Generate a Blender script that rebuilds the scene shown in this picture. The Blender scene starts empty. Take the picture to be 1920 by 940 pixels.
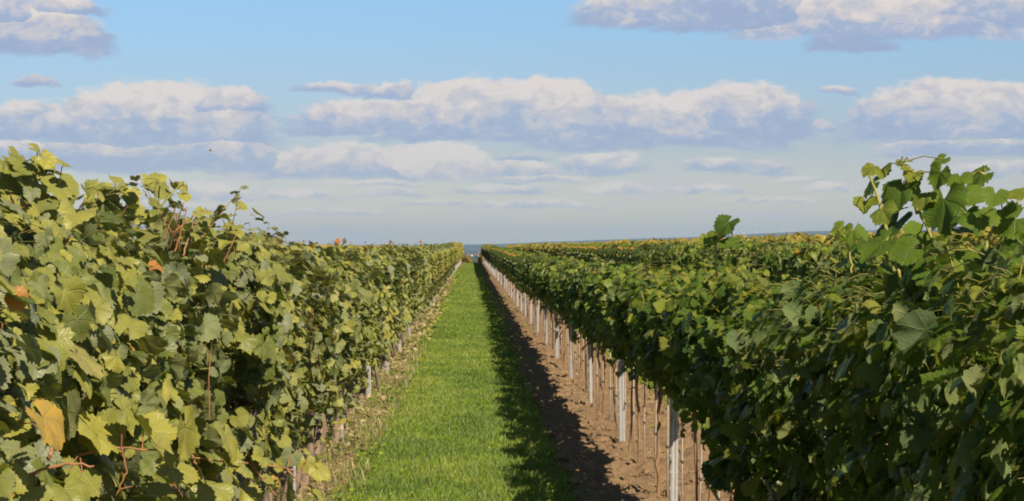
import bpy, math, random
import numpy as np
from mathutils import Vector
random.seed(7); RNG = np.random.default_rng(11)
R = math.radians
sc = bpy.context.scene
col = sc.collection

# ------------------------------------------------------------------ camera
EYE = 1.72
cd = bpy.data.cameras.new('camera'); cam = bpy.data.objects.new('camera', cd); col.objects.link(cam)
cd.sensor_width = 36; cd.lens = 36*4350/1920
cd.clip_start = 0.1; cd.clip_end = 90000
cam.location = (0, 0, EYE)
cam.rotation_euler = (R(90-0.092), 0, -R(0.988))
sc.camera = cam

# ------------------------------------------------------------------ light
SUN_EL, SUN_AZ = 40.5, 153.0          # azimuth clockwise from +Y (the view direction)
sd = Vector((math.sin(R(SUN_AZ))*math.cos(R(SUN_EL)), math.cos(R(SUN_AZ))*math.cos(R(SUN_EL)), math.sin(R(SUN_EL))))
ld = bpy.data.lights.new('sun', 'SUN'); sun = bpy.data.objects.new('sun', ld); col.objects.link(sun)
ld.energy = 5.0; ld.angle = R(0.53); ld.color = (1.0, 0.87, 0.66)
sun.rotation_euler = (-sd).to_track_quat('-Z', 'Y').to_euler()
sun.location = (10, -20, 30)
sc.view_settings.view_transform = 'Standard'; sc.view_settings.look = 'None'
sc.view_settings.gamma = 1; sc.view_settings.use_curve_mapping = False
sc.view_settings.exposure = 0.65
sc.cycles.max_bounces = 6; sc.cycles.diffuse_bounces = 3; sc.cycles.transmission_bounces = 4
sc.cycles.transparent_max_bounces = 8; sc.cycles.volume_bounces = 1
sc.cycles.filter_width = 1.9
sc.cycles.use_denoising = True

# node helper -------------------------------------------------------
class NT:
    def __init__(s, tree): s.t = tree; s.n = tree.nodes; s.l = tree.links
    def put(s, sock, v):
        if hasattr(v, 'links') or isinstance(v, bpy.types.NodeSocket): s.l.new(v, sock)
        elif v is not None: sock.default_value = v
    def m(s, op, a, b=None, c=None, clamp=False):
        n = s.n.new('ShaderNodeMath'); n.operation = op; n.use_clamp = clamp
        s.put(n.inputs[0], a)
        if b is not None: s.put(n.inputs[1], b)
        if c is not None: s.put(n.inputs[2], c)
        return n.outputs[0]
    def v(s, op, a, b=None, c=None, out=0):
        n = s.n.new('ShaderNodeVectorMath'); n.operation = op
        s.put(n.inputs[0], a)
        if b is not None: s.put(n.inputs[1], b)
        if c is not None: s.put(n.inputs[2], c)
        return n.outputs[out]
    def sep(s, a): n = s.n.new('ShaderNodeSeparateXYZ'); s.put(n.inputs[0], a); return n.outputs
    def comb(s, x, y, z=0.0):
        n = s.n.new('ShaderNodeCombineXYZ'); s.put(n.inputs[0], x); s.put(n.inputs[1], y); s.put(n.inputs[2], z); return n.outputs[0]
    def noise(s, vec, scale, detail=4, rough=0.55, col=False, dist=0.0):
        n = s.n.new('ShaderNodeTexNoise'); s.put(n.inputs['Vector'], vec)
        n.inputs['Scale'].default_value = scale; n.inputs['Detail'].default_value = detail
        n.inputs['Roughness'].default_value = rough; n.inputs['Distortion'].default_value = dist
        return n.outputs[1 if col else 0]
    def mix(s, f, a, b, blend='MIX'):
        n = s.n.new('ShaderNodeMix'); n.data_type = 'RGBA'; n.blend_type = blend
        s.put(n.inputs[0], f)
        for k, q in ((6, a), (7, b)):
            if isinstance(q, tuple) and len(q) == 3: q = (*q, 1)
            s.put(n.inputs[k], q)
        return n.outputs[2]
    def smooth(s, x, lo, hi, a=0.0, b=1.0):
        n = s.n.new('ShaderNodeMapRange'); n.interpolation_type = 'SMOOTHSTEP'
        s.put(n.inputs[0], x); s.put(n.inputs[1], lo); s.put(n.inputs[2], hi); s.put(n.inputs[3], a); s.put(n.inputs[4], b)
        return n.outputs[0]
    def ramp(s, f, stops):
        n = s.n.new('ShaderNodeValToRGB'); e = n.color_ramp.elements
        while len(e) < len(stops): e.new(0.5)
        for k, (p, c) in enumerate(stops): e[k].position = p; e[k].color = (*c, 1)
        s.put(n.inputs[0], f); return n.outputs[0]
    def attr(s, name, out='Fac'):
        n = s.n.new('ShaderNodeAttribute'); n.attribute_name = name; return n.outputs[out]

# ------------------------------------------------------------------ sky with clouds
world = bpy.data.worlds.new('World'); sc.world = world; world.use_nodes = True
W = NT(world.node_tree); W.n.clear()
SKY_STRENGTH = 0.068
TINT = [(0.0, (.93, .86, .86)), (.28, (.74, .715, .83)), (.75, (.73, .82, .97)), (.95, (.72, .88, 1.05))]
def build_world():
    sky = W.n.new('ShaderNodeTexSky'); sky.sky_type = 'NISHITA'; sky.sun_disc = False
    sky.sun_elevation = R(SUN_EL); sky.sun_rotation = R(SUN_AZ)
    sky.altitude = 200; sky.air_density = 1.0; sky.dust_density = 0.5; sky.ozone_density = 3.0
    tc = W.n.new('ShaderNodeTexCoord').outputs['Generated']
    x, y, z = W.sep(tc)
    az = W.m('ARCTAN2', x, y)                                  # radians right of +Y
    hyp = W.m('SQRT', W.m('ADD', W.m('MULTIPLY', x, x), W.m('MULTIPLY', y, y)))
    el = W.m('ARCTAN2', z, hyp)
    A = W.comb(W.m('MULTIPLY', az, 10.0), W.m('MULTIPLY', el, 10.0), 0.0)      # deci-radians
    # domain warp
    st = W.v('MULTIPLY', A, (1.0, 1.7, 1.0))
    w1 = W.noise(st, 3.4, 2, 0.5, True)
    w2 = W.noise(st, 16.0, 5, 0.62, True)
    wa = W.v('SCALE', W.v('SUBTRACT', w1, (0.5, 0.5, 0.5)), None); wa.node.inputs['Scale'].default_value = 0.19
    wb = W.v('SCALE', W.v('SUBTRACT', w2, (0.5, 0.5, 0.5)), None); wb.node.inputs['Scale'].default_value = 0.085
    P = W.v('ADD', A, W.v('MULTIPLY', W.v('ADD', wa, wb), (1.0, 0.42, 0.0)))
    # cumulus: centre azimuth, base elevation, half width, height (all read off the photograph as angles, px/4350 rad), brightness
    C = [(70,105,150,88,.95),(130,38,95,36,.8),(10,60,70,70,.7),
         (300,262,225,105,1.0),(420,215,90,52,1.0),(70,262,120,66,.8),(150,322,300,56,.35),(430,318,110,72,.72),
         (640,334,170,66,.38),(815,332,118,66,1.0),(970,328,90,36,.6),
         (700,246,170,62,.85),(900,254,210,100,.95),(1040,246,130,100,1.1),(1230,270,260,96,.9),(1400,258,140,96,.75),
         (1560,184,40,16,.75),(1790,256,230,98,.9),(1950,250,150,80,.8),
         (1230,44,170,80,.9),(1400,54,190,100,.62),(1640,66,270,110,1.2),(1820,52,160,80,1.05),(1590,100,95,38,.0),
         (1530,250,27,24,.9),(1125,324,95,42,1.0),(1340,324,70,26,.8),(1435,324,55,30,.9),(1155,364,80,26,.8),
         (1550,362,62,24,.8),(1730,290,90,34,.8),(1880,296,110,32,.6),(1860,330,130,24,.5),
         (410,374,120,34,.7),(560,376,80,22,.8),(730,372,80,20,.8),(810,390,80,16,.7),(930,364,110,22,.5),(250,352,110,18,.5),
         (1300,366,110,18,.6),(300,392,160,18,.8),(620,402,150,14,.8),(1000,392,150,18,.8),(1450,382,110,16,.9),(1500,340,60,14,.7),(1800,380,130,20,.9),(1000,342,120,20,.6),(200,372,120,22,.8),(700,352,90,16,.7),(60,300,120,34,.9),(980,300,70,14,.5),(640,174,100,22,.85),(740,182,50,32,.95),(85,168,44,18,1.0),(20,372,80,60,.7)]
    facc = None; sacc = None
    for (cx, by, hw, h, br) in C:
        hw *= 1.10; h *= 1.12
        a0 = (cx-885)/435.0; e0 = (463-by)/435.0; sx = 435.0/hw; sy = 435.0/h
        q = W.v('MULTIPLY_ADD', P, (sx, sy, 0), (-a0*sx, -e0*sy, 0))
        qs = W.sep(q)[1]
        f = W.m('SUBTRACT', 1.0, W.v('LENGTH', q, out=1))
        f = W.m('MINIMUM', f, W.m('MULTIPLY_ADD', qs, 2.2, 0.32))
        f = W.m('MULTIPLY', f, (h/70.0)**.5)
        s = W.m('ADD', qs, (br-0.9)*0.55+(0.32 if by > 325 else 0.0))
        if facc is None: facc, sacc = f, s
        else:
            g = W.m('GREATER_THAN', f, facc)
            d = W.m('SUBTRACT', s, sacc)
            sacc = W.m('MULTIPLY_ADD', g, d, sacc)
            facc = W.m('MAXIMUM', f, facc)
    def voro(vec, sc_):
        n = W.n.new('ShaderNodeTexVoronoi'); n.voronoi_dimensions = '2D'; n.feature = 'SMOOTH_F1'; W.put(n.inputs['Vector'], vec); n.inputs['Scale'].default_value = sc_
        n.inputs['Smoothness'].default_value = .35; n.inputs['Detail'].default_value = 2.0; n.inputs['Roughness'].default_value = .5; return n.outputs['Distance']
    bil = W.m('SUBTRACT', 0.50, voro(W.v('MULTIPLY', P, (1, 1.5, 1)), 11.0))
    n4 = W.noise(W.v('MULTIPLY', A, (1, 2.2, 1)), 13.0, 8, 0.68)
    ff = W.m('ADD', facc, W.m('MULTIPLY', W.m('SUBTRACT', n4, 0.5), 0.36))
    ff = W.m('ADD', ff, W.m('MULTIPLY', bil, 0.10))
    alpha = W.smooth(ff, -0.03, W.m('ADD', W.smooth(sacc, 0.0, 0.5, 0.30, 0.14), W.smooth(el, 0.045, 0.025, 0.0, 0.12)))
    n3 = W.noise(W.v('MULTIPLY', P, (1, 1.6, 1)), 11.0, 7, 0.66)
    n5 = W.noise(W.v('MULTIPLY', A, (1, 1.6, 1)), 4.0, 3, 0.5)
    lit = W.m('ADD', W.m('ADD', sacc, W.m('MULTIPLY', W.m('SUBTRACT', n3, 0.5), 1.5)), W.m('MULTIPLY', W.m('SUBTRACT', n5, 0.5), 0.9))
    lit = W.m('ADD', lit, W.m('MULTIPLY', bil, 0.30))
    lit = W.smooth(lit, -0.30, 0.80)
    ccol = W.ramp(lit, [(0.0, (.345, .43, .62)), (.3, (.40, .475, .64)), (.55, (.54, .55, .635)), (.8, (.65, .61, .62)), (1.0, (.79, .715, .67))])
    # sky: Nishita shifted slightly towards the pale hazy blue of the photograph
    skyc = W.mix(1.0, sky.outputs[0], (SKY_STRENGTH,)*3, 'MULTIPLY')
    tn = W.mix(W.smooth(el, 0.13, 0.45), W.ramp(W.smooth(el, 0.0, 0.12), TINT), (.68, .65, .60))
    skyc = W.mix(1.0, skyc, tn, 'MULTIPLY')
    # thin veils low over the horizon
    ven = W.noise(W.v('MULTIPLY', P, (1, 7.0, 1)), 1.7, 5, 0.6)
    veil = W.m('MULTIPLY', W.smooth(ven, 0.50, 0.72), W.smooth(el, 0.055, 0.02))
    dist = W.smooth(el, 0.0, 0.085)                            # clouds near the horizon are seen through more air
    alpha = W.m('MULTIPLY', alpha, W.m('MULTIPLY_ADD', dist, 0.33, 0.63))
    base = W.mix(W.m('MULTIPLY', veil, 0.75), skyc, (0.37, 0.35, 0.41))
    k = 1.0/ (2**sc.view_settings.exposure)
    cc = W.mix(1.0, ccol, (k, k, k), 'MULTIPLY')
    fin = W.mix(alpha, base, cc)
    bg = W.n.new('ShaderNodeBackground'); W.l.new(fin, bg.inputs[0]); bg.inputs[1].default_value = 1.0
    out = W.n.new('ShaderNodeOutputWorld'); W.l.new(bg.outputs[0], out.inputs[0])
build_world()
world.cycles.sampling_method = 'MANUAL'; world.cycles.sample_map_resolution = 512

# ------------------------------------------------------------------ object helpers
def tag(o, label=None, cat=None, group=None, kind=None):
    if label: o['label'] = label
    if cat: o['category'] = cat
    if group: o['group'] = group
    if kind: o['kind'] = kind
    return o
def empty(name, loc, rz=0):
    o = bpy.data.objects.new(name, None); o.empty_display_size = 0.2
    o.location = loc; o.rotation_euler = (0, 0, rz); col.objects.link(o); return o
def np_mesh(name, V, F, mats, attrs=None, smooth=True, midx=None):
    """V (n,3), F (m,k) one face size or a list of such arrays"""
    me = bpy.data.meshes.new(name)
    Fs = F if isinstance(F, list) else [F]; m_ = None
    Fs = [np.asarray(f, dtype=np.int32) for f in Fs if len(f)]
    V = np.asarray(V, dtype=np.float32)
    me.vertices.add(len(V)); me.vertices.foreach_set('co', V.ravel())
    nl = sum(f.size for f in Fs); npoly = sum(len(f) for f in Fs)
    me.loops.add(nl); me.polygons.add(npoly)
    me.loops.foreach_set('vertex_index', np.concatenate([f.ravel() for f in Fs]))
    tot = np.concatenate([np.full(len(f), f.shape[1], np.int32) for f in Fs])
    st = np.concatenate([[0], np.cumsum(tot)[:-1]]).astype(np.int32)
    me.polygons.foreach_set('loop_start', st)
    try: me.polygons.foreach_set('loop_total', tot)
    except Exception: pass
    if midx is not None: me.polygons.foreach_set('material_index', np.asarray(midx, np.int32))
    me.polygons.foreach_set('use_smooth', np.full(npoly, smooth))
    for k, (typ, arr) in (attrs or {}).items():
        a = me.attributes.new(k, typ, 'POINT')
        a.data.foreach_set('vector' if typ == 'FLOAT_VECTOR' else 'value', np.asarray(arr, np.float32).ravel())
    for m in (mats if isinstance(mats, (list, tuple)) else [mats]): me.materials.append(m)
    me.update(calc_edges=True)
    return me
def add(name, me, parent=None, loc=(0, 0, 0)):
    o = bpy.data.objects.new(name, me); col.objects.link(o); o.location = loc
    if parent is not None: o.parent = parent
    return o
class Geo:
    """collects tubes, boxes and lumps for one mesh"""
    def __init__(s): s.V = []; s.Q = []; s.T = []; s.n = 0
    def addv(s, v): s.V.append(np.asarray(v, float)); k = s.n; s.n += len(v); return k
    def tube(s, pts, rad, sides=6, caps=True):
        pts = np.asarray(pts, float); n = len(pts)
        rad = np.full(n, rad) if np.isscalar(rad) else np.asarray(rad)
        t = np.gradient(pts, axis=0); t /= np.linalg.norm(t, axis=1, keepdims=True)+1e-9
        ref = np.array([0, 0, 1.]) if abs(t[0][2]) < .8 else np.array([1., 0, 0])
        rings = []
        for i in range(n):
            a = np.cross(t[i], ref); a /= np.linalg.norm(a)+1e-9; b = np.cross(t[i], a)
            ang = np.arange(sides)*2*math.pi/sides
            rings.append(pts[i]+rad[i]*(np.cos(ang)[:, None]*a+np.sin(ang)[:, None]*b))
        k = s.addv(np.vstack(rings))
        for i in range(n-1):
            for j in range(sides):
                j2 = (j+1) % sides
                s.Q.append((k+i*sides+j, k+i*sides+j2, k+(i+1)*sides+j2, k+(i+1)*sides+j))
        if caps:
            for i, fl in ((0, 1), (n-1, 0)):
                c = s.addv([pts[i]])
                for j in range(sides):
                    a, b = k+i*sides+j, k+i*sides+(j+1) % sides
                    s.T.append((c, b, a) if fl else (c, a, b))
    def box(s, x0, x1, y0, y1, z0, z1):
        k = s.addv([(x, y, z) for z in (z0, z1) for y in (y0, y1) for x in (x0, x1)])
        for f in ((0, 2, 3, 1), (4, 5, 7, 6), (0, 1, 5, 4), (2, 6, 7, 3), (0, 4, 6, 2), (1, 3, 7, 5)): s.Q.append(tuple(k+i for i in f))
    def prism(s, poly, z0, z1):
        n = len(poly); k = s.addv([(x, y, z0) for x, y in poly]+[(x, y, z1) for x, y in poly])
        for i in range(n): j = (i+1) % n; s.Q.append((k+i, k+j, k+n+j, k+n+i))
        return k
    def sphere(s, c, r, nu=8, nv=6, jit=0.0, rs=None):
        vs = [(0, 0, 1.)]
        for i in range(1, nv):
            th = math.pi*i/nv
            for j in range(nu):
                ph = 2*math.pi*j/nu; vs.append((math.sin(th)*math.cos(ph), math.sin(th)*math.sin(ph), math.cos(th)))
        vs.append((0, 0, -1.)); vs = np.array(vs)
        if jit: vs *= 1+(rs or RNG).uniform(-jit, jit, (len(vs), 1))
        k = s.addv(vs*np.asarray(r)+np.asarray(c)); L = len(vs)-1
        for j in range(nu):
            s.T.append((k, k+1+j, k+1+(j+1) % nu)); b = k+1+(nv-2)*nu; s.T.append((k+L, b+(j+1) % nu, b+j))
        for i in range(nv-2):
            for j in range(nu):
                a = k+1+i*nu; s.Q.append((a+j, a+nu+j, a+nu+(j+1) % nu, a+(j+1) % nu))
    def mesh(s, name, mat, smooth=True, attrs=None):
        F = []
        if s.Q: F.append(np.array(s.Q))
        if s.T: F.append(np.array(s.T))
        return np_mesh(name, np.vstack(s.V), F, mat, attrs, smooth)

# ------------------------------------------------------------------ materials
def new_mat(name):
    m = bpy.data.materials.new(name); m.use_nodes = True; t = NT(m.node_tree); t.n.clear()
    out = t.n.new('ShaderNodeOutputMaterial'); return m, t, out
def principled(t, color, rough=0.6, spec=0.4, metal=0.0, normal=None):
    p = t.n.new('ShaderNodeBsdfPrincipled'); t.put(p.inputs['Base Color'], (*color, 1) if isinstance(color, tuple) else color)
    t.put(p.inputs['Roughness'], rough); p.inputs['Specular IOR Level'].default_value = spec; p.inputs['Metallic'].default_value = metal
    if normal is not None: t.l.new(normal, p.inputs['Normal'])
    return p
def bump(t, h, strength, dist=0.01):
    b = t.n.new('ShaderNodeBump'); b.inputs['Strength'].default_value = strength; b.inputs['Distance'].default_value = dist
    t.l.new(h, b.inputs['Height']); return b.outputs[0]

def leaf_material(name, stops, detailed=True, trans=0.22, gloss=0.42, bloom=0.36, spec=.32):
    m, t, out = new_mat(name)
    tone = t.attr('tone'); c = t.ramp(tone, stops)
    obj = t.n.new('ShaderNodeTexCoord').outputs['Object']
    if detailed:
        uv = t.attr('leafuv', 'Vector'); x, y, _ = t.sep(uv)
        r = t.v('LENGTH', uv, out=1)
        th = t.m('ARCTAN2', x, y)
        th = t.m('ADD', th, t.m('MULTIPLY', t.m('SUBTRACT', t.noise(uv, 2.0, 2), 0.5), 0.5))
        w = t.m('PINGPONG', th, R(26.0))                       # distance in angle from the nearest main vein
        vd = t.m('MULTIPLY', w, r)
        vein = t.smooth(vd, 0.004, 0.030, 1.0, 0.0)
        # side veins, forked herring-bone off the main ones
        sv = t.m('PINGPONG', t.m('SUBTRACT', r, t.m('MULTIPLY', w, 0.8)), 0.085)
        side = t.smooth(sv, 0.0, 0.025, 0.5, 0.0)
        vv = t.m('MAXIMUM', vein, side)
        c = t.mix(t.m('MULTIPLY', vv, 0.24), c, t.mix(0.5, c, (0.36, 0.36, 0.10)))
        n1 = t.noise(t.v('ADD', uv, t.v('SCALE', obj, None)), 3.2, 4, 0.65)
        edge = t.m('MULTIPLY', t.smooth(r, 0.55, 1.05), t.smooth(n1, 0.42, 0.66))
        c = t.mix(t.m('MULTIPLY', edge, 0.28), c, (0.32, 0.26, 0.045))
        n2 = t.noise(obj, 38.0, 5, 0.6)
        c = t.mix(t.m('MULTIPLY', t.smooth(n2, 0.42, 0.72), bloom), c, (0.20, 0.21, 0.13))       # dusty bloom
        spot = t.m('MULTIPLY', t.smooth(t.noise(obj, 95.0, 2, 0.5), 0.66, 0.74), 0.55)
        c = t.mix(spot, c, (0.16, 0.09, 0.035))
        nb = t.m('ADD', t.m('MULTIPLY', vv, -0.8), t.noise(obj, 60.0, 3, 0.6))
        nrm = bump(t, nb, 0.55, 0.004)
    else:
        n2 = t.noise(obj, 9.0, 3, 0.6)
        c = t.mix(t.smooth(n2, 0.4, 0.75), c, t.mix(0.35, c, (0.22, 0.23, 0.09))); nrm = None
    # the under side of a vine leaf is paler and mat
    geo = t.n.new('ShaderNodeNewGeometry')
    c2 = t.mix(geo.outputs['Backfacing'], c, t.mix(0.38, c, (0.24, 0.28, 0.17)))
    rough = t.m('MULTIPLY_ADD', geo.outputs['Backfacing'], 0.3, gloss)
    p = principled(t, c2, rough, spec if detailed else 0.2, 0, nrm)
    tr = t.n.new('ShaderNodeBsdfTranslucent'); t.l.new(t.mix(1.0, c, (1.25, 1.35, 0.55), 'MULTIPLY'), tr.inputs[0])
    mx = t.n.new('ShaderNodeMixShader'); mx.inputs[0].default_value = trans
    t.l.new(p.outputs[0], mx.inputs[1]); t.l.new(tr.outputs[0], mx.inputs[2]); t.l.new(mx.outputs[0], out.inputs[0])
    return m
ST_LEFT = [(0.0, (.070, .098, .020)), (.20, (.125, .152, .028)), (.38, (.185, .200, .042)), (.60, (.300, .285, .050)),
           (.72, (.165, .190, .090)), (.82, (.185, .205, .125)), (.93, (.36, .31, .050)), (.98, (.42, .20, .045)), (1.0, (.30, .09, .03))]
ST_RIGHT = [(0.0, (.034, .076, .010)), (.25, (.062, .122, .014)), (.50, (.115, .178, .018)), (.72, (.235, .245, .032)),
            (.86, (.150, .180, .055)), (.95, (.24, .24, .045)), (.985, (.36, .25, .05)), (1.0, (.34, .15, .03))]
ST_FAR = [(0.0, (.075, .095, .020)), (.3, (.140, .150, .028)), (.55, (.215, .190, .034)), (.75, (.285, .225, .040)),
          (.9, (.33, .235, .045)), (1.0, (.36, .17, .04))]
M = {}
M['leafL'] = leaf_material('vine_leaf_yellowing', ST_LEFT)
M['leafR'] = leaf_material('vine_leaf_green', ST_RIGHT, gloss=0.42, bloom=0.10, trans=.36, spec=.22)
M['leafLf'] = leaf_material('vine_leaf_yellowing_far', ST_LEFT, False)
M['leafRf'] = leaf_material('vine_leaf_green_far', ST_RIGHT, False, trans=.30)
M['leafFar'] = leaf_material('vine_leaf_autumn', ST_FAR, False)
M['leafOrange'] = leaf_material('vine_leaf_orange', [(0, (.20, .17, .03)), (.5, (.32, .20, .04)), (.8, (.36, .15, .035)), (1, (.16, .17, .03))], False)

def simple(name, c1, c2, scale, rough=0.7, spec=0.3, metal=0.0, stretch=(1, 1, 1), bstr=0.3, bdist=0.005, detail=5):
    m, t, out = new_mat(name)
    obj = t.n.new('ShaderNodeTexCoord').outputs['Object']
    v = t.v('MULTIPLY', obj, stretch); n = t.noise(v, scale, detail, 0.62)
    c = t.mix(t.smooth(n, 0.32, 0.68), c1, c2)
    p = principled(t, c, rough, spec, metal, bump(t, n, bstr, bdist)); t.l.new(p.outputs[0], out.inputs[0]); return m
M['cane_red'] = simple('ripe_cane', (.20, .085, .042), (.33, .16, .07), 30, .5, .4, stretch=(1, 1, .3))
M['cane_green'] = simple('green_shoot', (.22, .24, .05), (.32, .27, .07), 22, .5, .4)
M['petiole'] = simple('petiole', (.17, .19, .04), (.26, .19, .06), 14, .5, .4)
M['bark_old'] = simple('old_vine_bark', (.11, .085, .065), (.26, .19, .14), 40, .95, .1, stretch=(1, 1, .18), bstr=1.0, bdist=.012)
M['bark_young'] = simple('young_vine_bark', (.17, .10, .055), (.31, .185, .105), 50, .85, .2, stretch=(1, 1, .2), bstr=.7, bdist=.004)
M['steel'] = simple('galvanised_steel', (.33, .33, .34), (.41, .40, .39), 60, .55, .5, .35, stretch=(1, 1, .25), bstr=.1)
M['rod'] = simple('plant_stake', (.50, .48, .47), (.36, .26, .18), 20, .55, .5, .2, stretch=(1, 1, .2), bstr=.1)
M['wire'] = simple('wire', (.33, .32, .31), (.22, .20, .18), 8, .45, .5, .6)
M['tie'] = simple('tie_band', (.10, .07, .05), (.05, .04, .04), 20, .6, .3)
M['grape'] = simple('grape_skin', (.045, .018, .050), (.10, .035, .07), 18, .38, .5, bstr=.05)
M['grape_pink'] = simple('grape_skin_green', (.14, .17, .07), (.20, .20, .10), 18, .38, .5, bstr=.05)
M['plaster'] = simple('white_house_wall', (.74, .72, .68), (.82, .80, .77), .05, .8, .2)
M['rooftile'] = simple('roof_tiles', (.34, .15, .09), (.42, .22, .14), .2, .8, .2)
M['window'] = simple('dark_window', (.04, .05, .07), (.06, .07, .09), .3, .2, .5)
M['turbine'] = simple('white_turbine_paint', (.55, .50, .50), (.62, .56, .55), .05, .5, .4)
M['feather'] = simple('bird_feathers', (.36, .24, .15), (.50, .36, .24), 60, .8, .2)

# ------------------------------------------------------------------ ground shape
END = 246.0
def gz(x, y):
    x = np.asarray(x, float); y = np.asarray(y, float)
    rise = 0.022*np.clip(x-1.6, 0, 90)+0.0*y
    rise = rise - 0.031*np.clip(-x-60, 0, 200)*0
    und = 0.05*np.sin(x*0.11+1)*np.sin(y*0.021)*np.clip(np.abs(x)/12, 0, 1)
    d = np.clip(y-END-3, 0, None)
    fall = np.minimum(0.16*d*np.clip(d/25, 0, 1), 62.0+rise*0)
    return rise+und-fall
def hedge_left(y):  return np.interp(y, [3, 6, 8.5, 12, 18, 40, 90, 150, END], [2.00, 2.00, 1.93, 1.85, 1.77, 1.79, 1.90, 2.02, 2.16])/1.9
def hedge_right(y): return np.interp(y, [3, 6, 9, 15, 30, 60, 120, END], [1.80, 1.80, 1.72, 1.64, 1.60, 1.68, 1.78, 1.92])/1.8
XL, XR, PITCH = -1.21, 1.29, 2.5

def grid(xs, ys, zf):
    X, Y = np.meshgrid(xs, ys); Z = zf(X, Y); n, m = X.shape
    V = np.stack([X, Y, Z], -1).reshape(-1, 3); i = np.arange(n*m).reshape(n, m)
    F = np.stack([i[:-1, :-1], i[:-1, 1:], i[1:, 1:], i[1:, :-1]], -1).reshape(-1, 4); return V, F
def vnoise(x, y, seed=0):
    """cheap smooth value noise"""
    r = np.random.default_rng(seed).random((256, 256)); xi = np.floor(x).astype(int); yi = np.floor(y).astype(int)
    fx = x-xi; fy = y-yi; fx = fx*fx*(3-2*fx); fy = fy*fy*(3-2*fy)
    g = lambda a, b: r[a % 256, b % 256]
    return (g(xi, yi)*(1-fx)+g(xi+1, yi)*fx)*(1-fy)+(g(xi, yi+1)*(1-fx)+g(xi+1, yi+1)*fx)*fy
def fbm(x, y, seed=0, o=4):
    s = 0; a = .5
    for k in range(o): s = s+a*(vnoise(x*2**k, y*2**k, seed+k)-.5); a *= .5
    return s

def ground_material():
    """soil under the vines, turf in the alleys, laid out by position on the ground in metres"""
    m, t, out = new_mat('vineyard_ground')
    pos = t.n.new('ShaderNodeNewGeometry').outputs['Position']; x, y, z = t.sep(pos)
    nz = t.noise(pos, 1.1, 4, 0.6); nf = t.noise(pos, 7.0, 5, 0.65); nff = t.noise(pos, 45.0, 4, 0.6)
    xj = t.m('ADD', x, t.m('MULTIPLY', t.m('SUBTRACT', nf, 0.5), 0.35))
    # distance to the nearest vine row line
    dr = t.m('PINGPONG', t.m('SUBTRACT', xj, XL), PITCH/2)
    soilm = t.smooth(dr, 0.42, 0.62, 1.0, 0.0)
    soil = t.ramp(nff, [(.25, (.125, .080, .045)), (.5, (.200, .132, .078)), (.75, (.29, .20, .125))])
    soil = t.mix(t.m('MULTIPLY', t.smooth(nz, .5, .7), .35), soil, (.24, .20, .08))
    turf = t.ramp(nff, [(.25, (.070, .120, .010)), (.55, (.110, .170, .012)), (.8, (.17, .20, .025))])
    turf = t.mix(t.smooth(nz, .45, .75), turf, (.115, .150, .030))
    # the alley beyond the right row is weedy, half bare
    bare = t.m('MULTIPLY', t.smooth(x, 1.7, 2.0), t.smooth(nf, .35, .6))
    turf = t.mix(t.m('MULTIPLY', bare, .75), turf, (.30, .20, .10))
    # open country beyond the vineyard
    fields = t.ramp(t.noise(t.v('MULTIPLY', pos, (1, .5, 1)), .0012, 4, .6), [(.3, (.045, .075, .035)), (.5, (.09, .10, .045)), (.7, (.16, .14, .07))])
    near = t.mix(soilm, turf, soil)
    c = t.mix(t.smooth(y, END+10, END+80), near, fields)
    p = principled(t, c, .95, .1, 0, bump(t, t.m('ADD', nff, nf), .6, .03)); t.l.new(p.outputs[0], out.inputs[0]); return m
M['ground'] = ground_material()

ys = np.concatenate([np.linspace(-60, END-20, 120), np.linspace(END-19, END+80, 90), np.linspace(END+90, 1500, 40), np.geomspace(1600, 45000, 40)])
xs = np.concatenate([-np.geomspace(16000, 120, 30), np.linspace(-110, 110, 111), np.geomspace(120, 16000, 30)])
V, F = grid(xs, ys, lambda X, Y: gz(X, Y)-0.02)
tag(add('ground', np_mesh('ground', V, F, M['ground'])), kind='structure')

# soil strip under the right row, real clods and ruts
m, t, out = new_mat('tilled_soil')
pos = t.n.new('ShaderNodeNewGeometry').outputs['Position']
n1 = t.noise(pos, 40, 5, .65); n2 = t.noise(pos, 2.2, 4, .6); n3 = t.noise(pos, 9, 4, .6)
c = t.ramp(n1, [(.25, (.125, .080, .045)), (.5, (.200, .132, .078)), (.75, (.29, .20, .125))])
c = t.mix(t.m('MULTIPLY', t.smooth(n2, .45, .7), .35), c, (.23, .14, .08))
c = t.mix(t.m('MULTIPLY', t.smooth(n3, .55, .72), .30), c, (.16, .18, .045))
p = principled(t, c, .95, .1, 0, bump(t, n1, .7, .01)); t.l.new(p.outputs[0], out.inputs[0]); M['soil'] = m
def strip(name, x0, x1, mat, amp, seed, base=0.0):
    for (ya, yb, dx, dy) in ((6, 46, .028, .045), (46, END, .07, .25)):
        pass
    ysA = np.concatenate([np.arange(3, 48, .045), np.arange(48, END, .22)]); xsA = np.arange(x0, x1+.001, .028)
    def zf(X, Y):
        e = np.minimum(np.clip((X-x0)/.18, 0, 1), np.clip((x1-X)/.18, 0, 1))
        q = fbm(X*5, Y*5, seed, 4)*1.0+np.abs(fbm(X*14, Y*10, seed+9, 3))*.9
        wav = .03*(fbm(Y*1.3, X*0+3, seed+4, 2))
        return gz(X, Y)+base+e*(amp*(q+.25)+wav)-.02*(1-e)
    V, F = grid(xsA, ysA, zf); return tag(add(name, np_mesh(name, V, F, mat)), kind='structure')
strip('soil_strip', .62, 2.15, M['soil'], .13, 5)
strip('soil_strip', -1.85, -.80, M['soil'], .05, 25)

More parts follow.
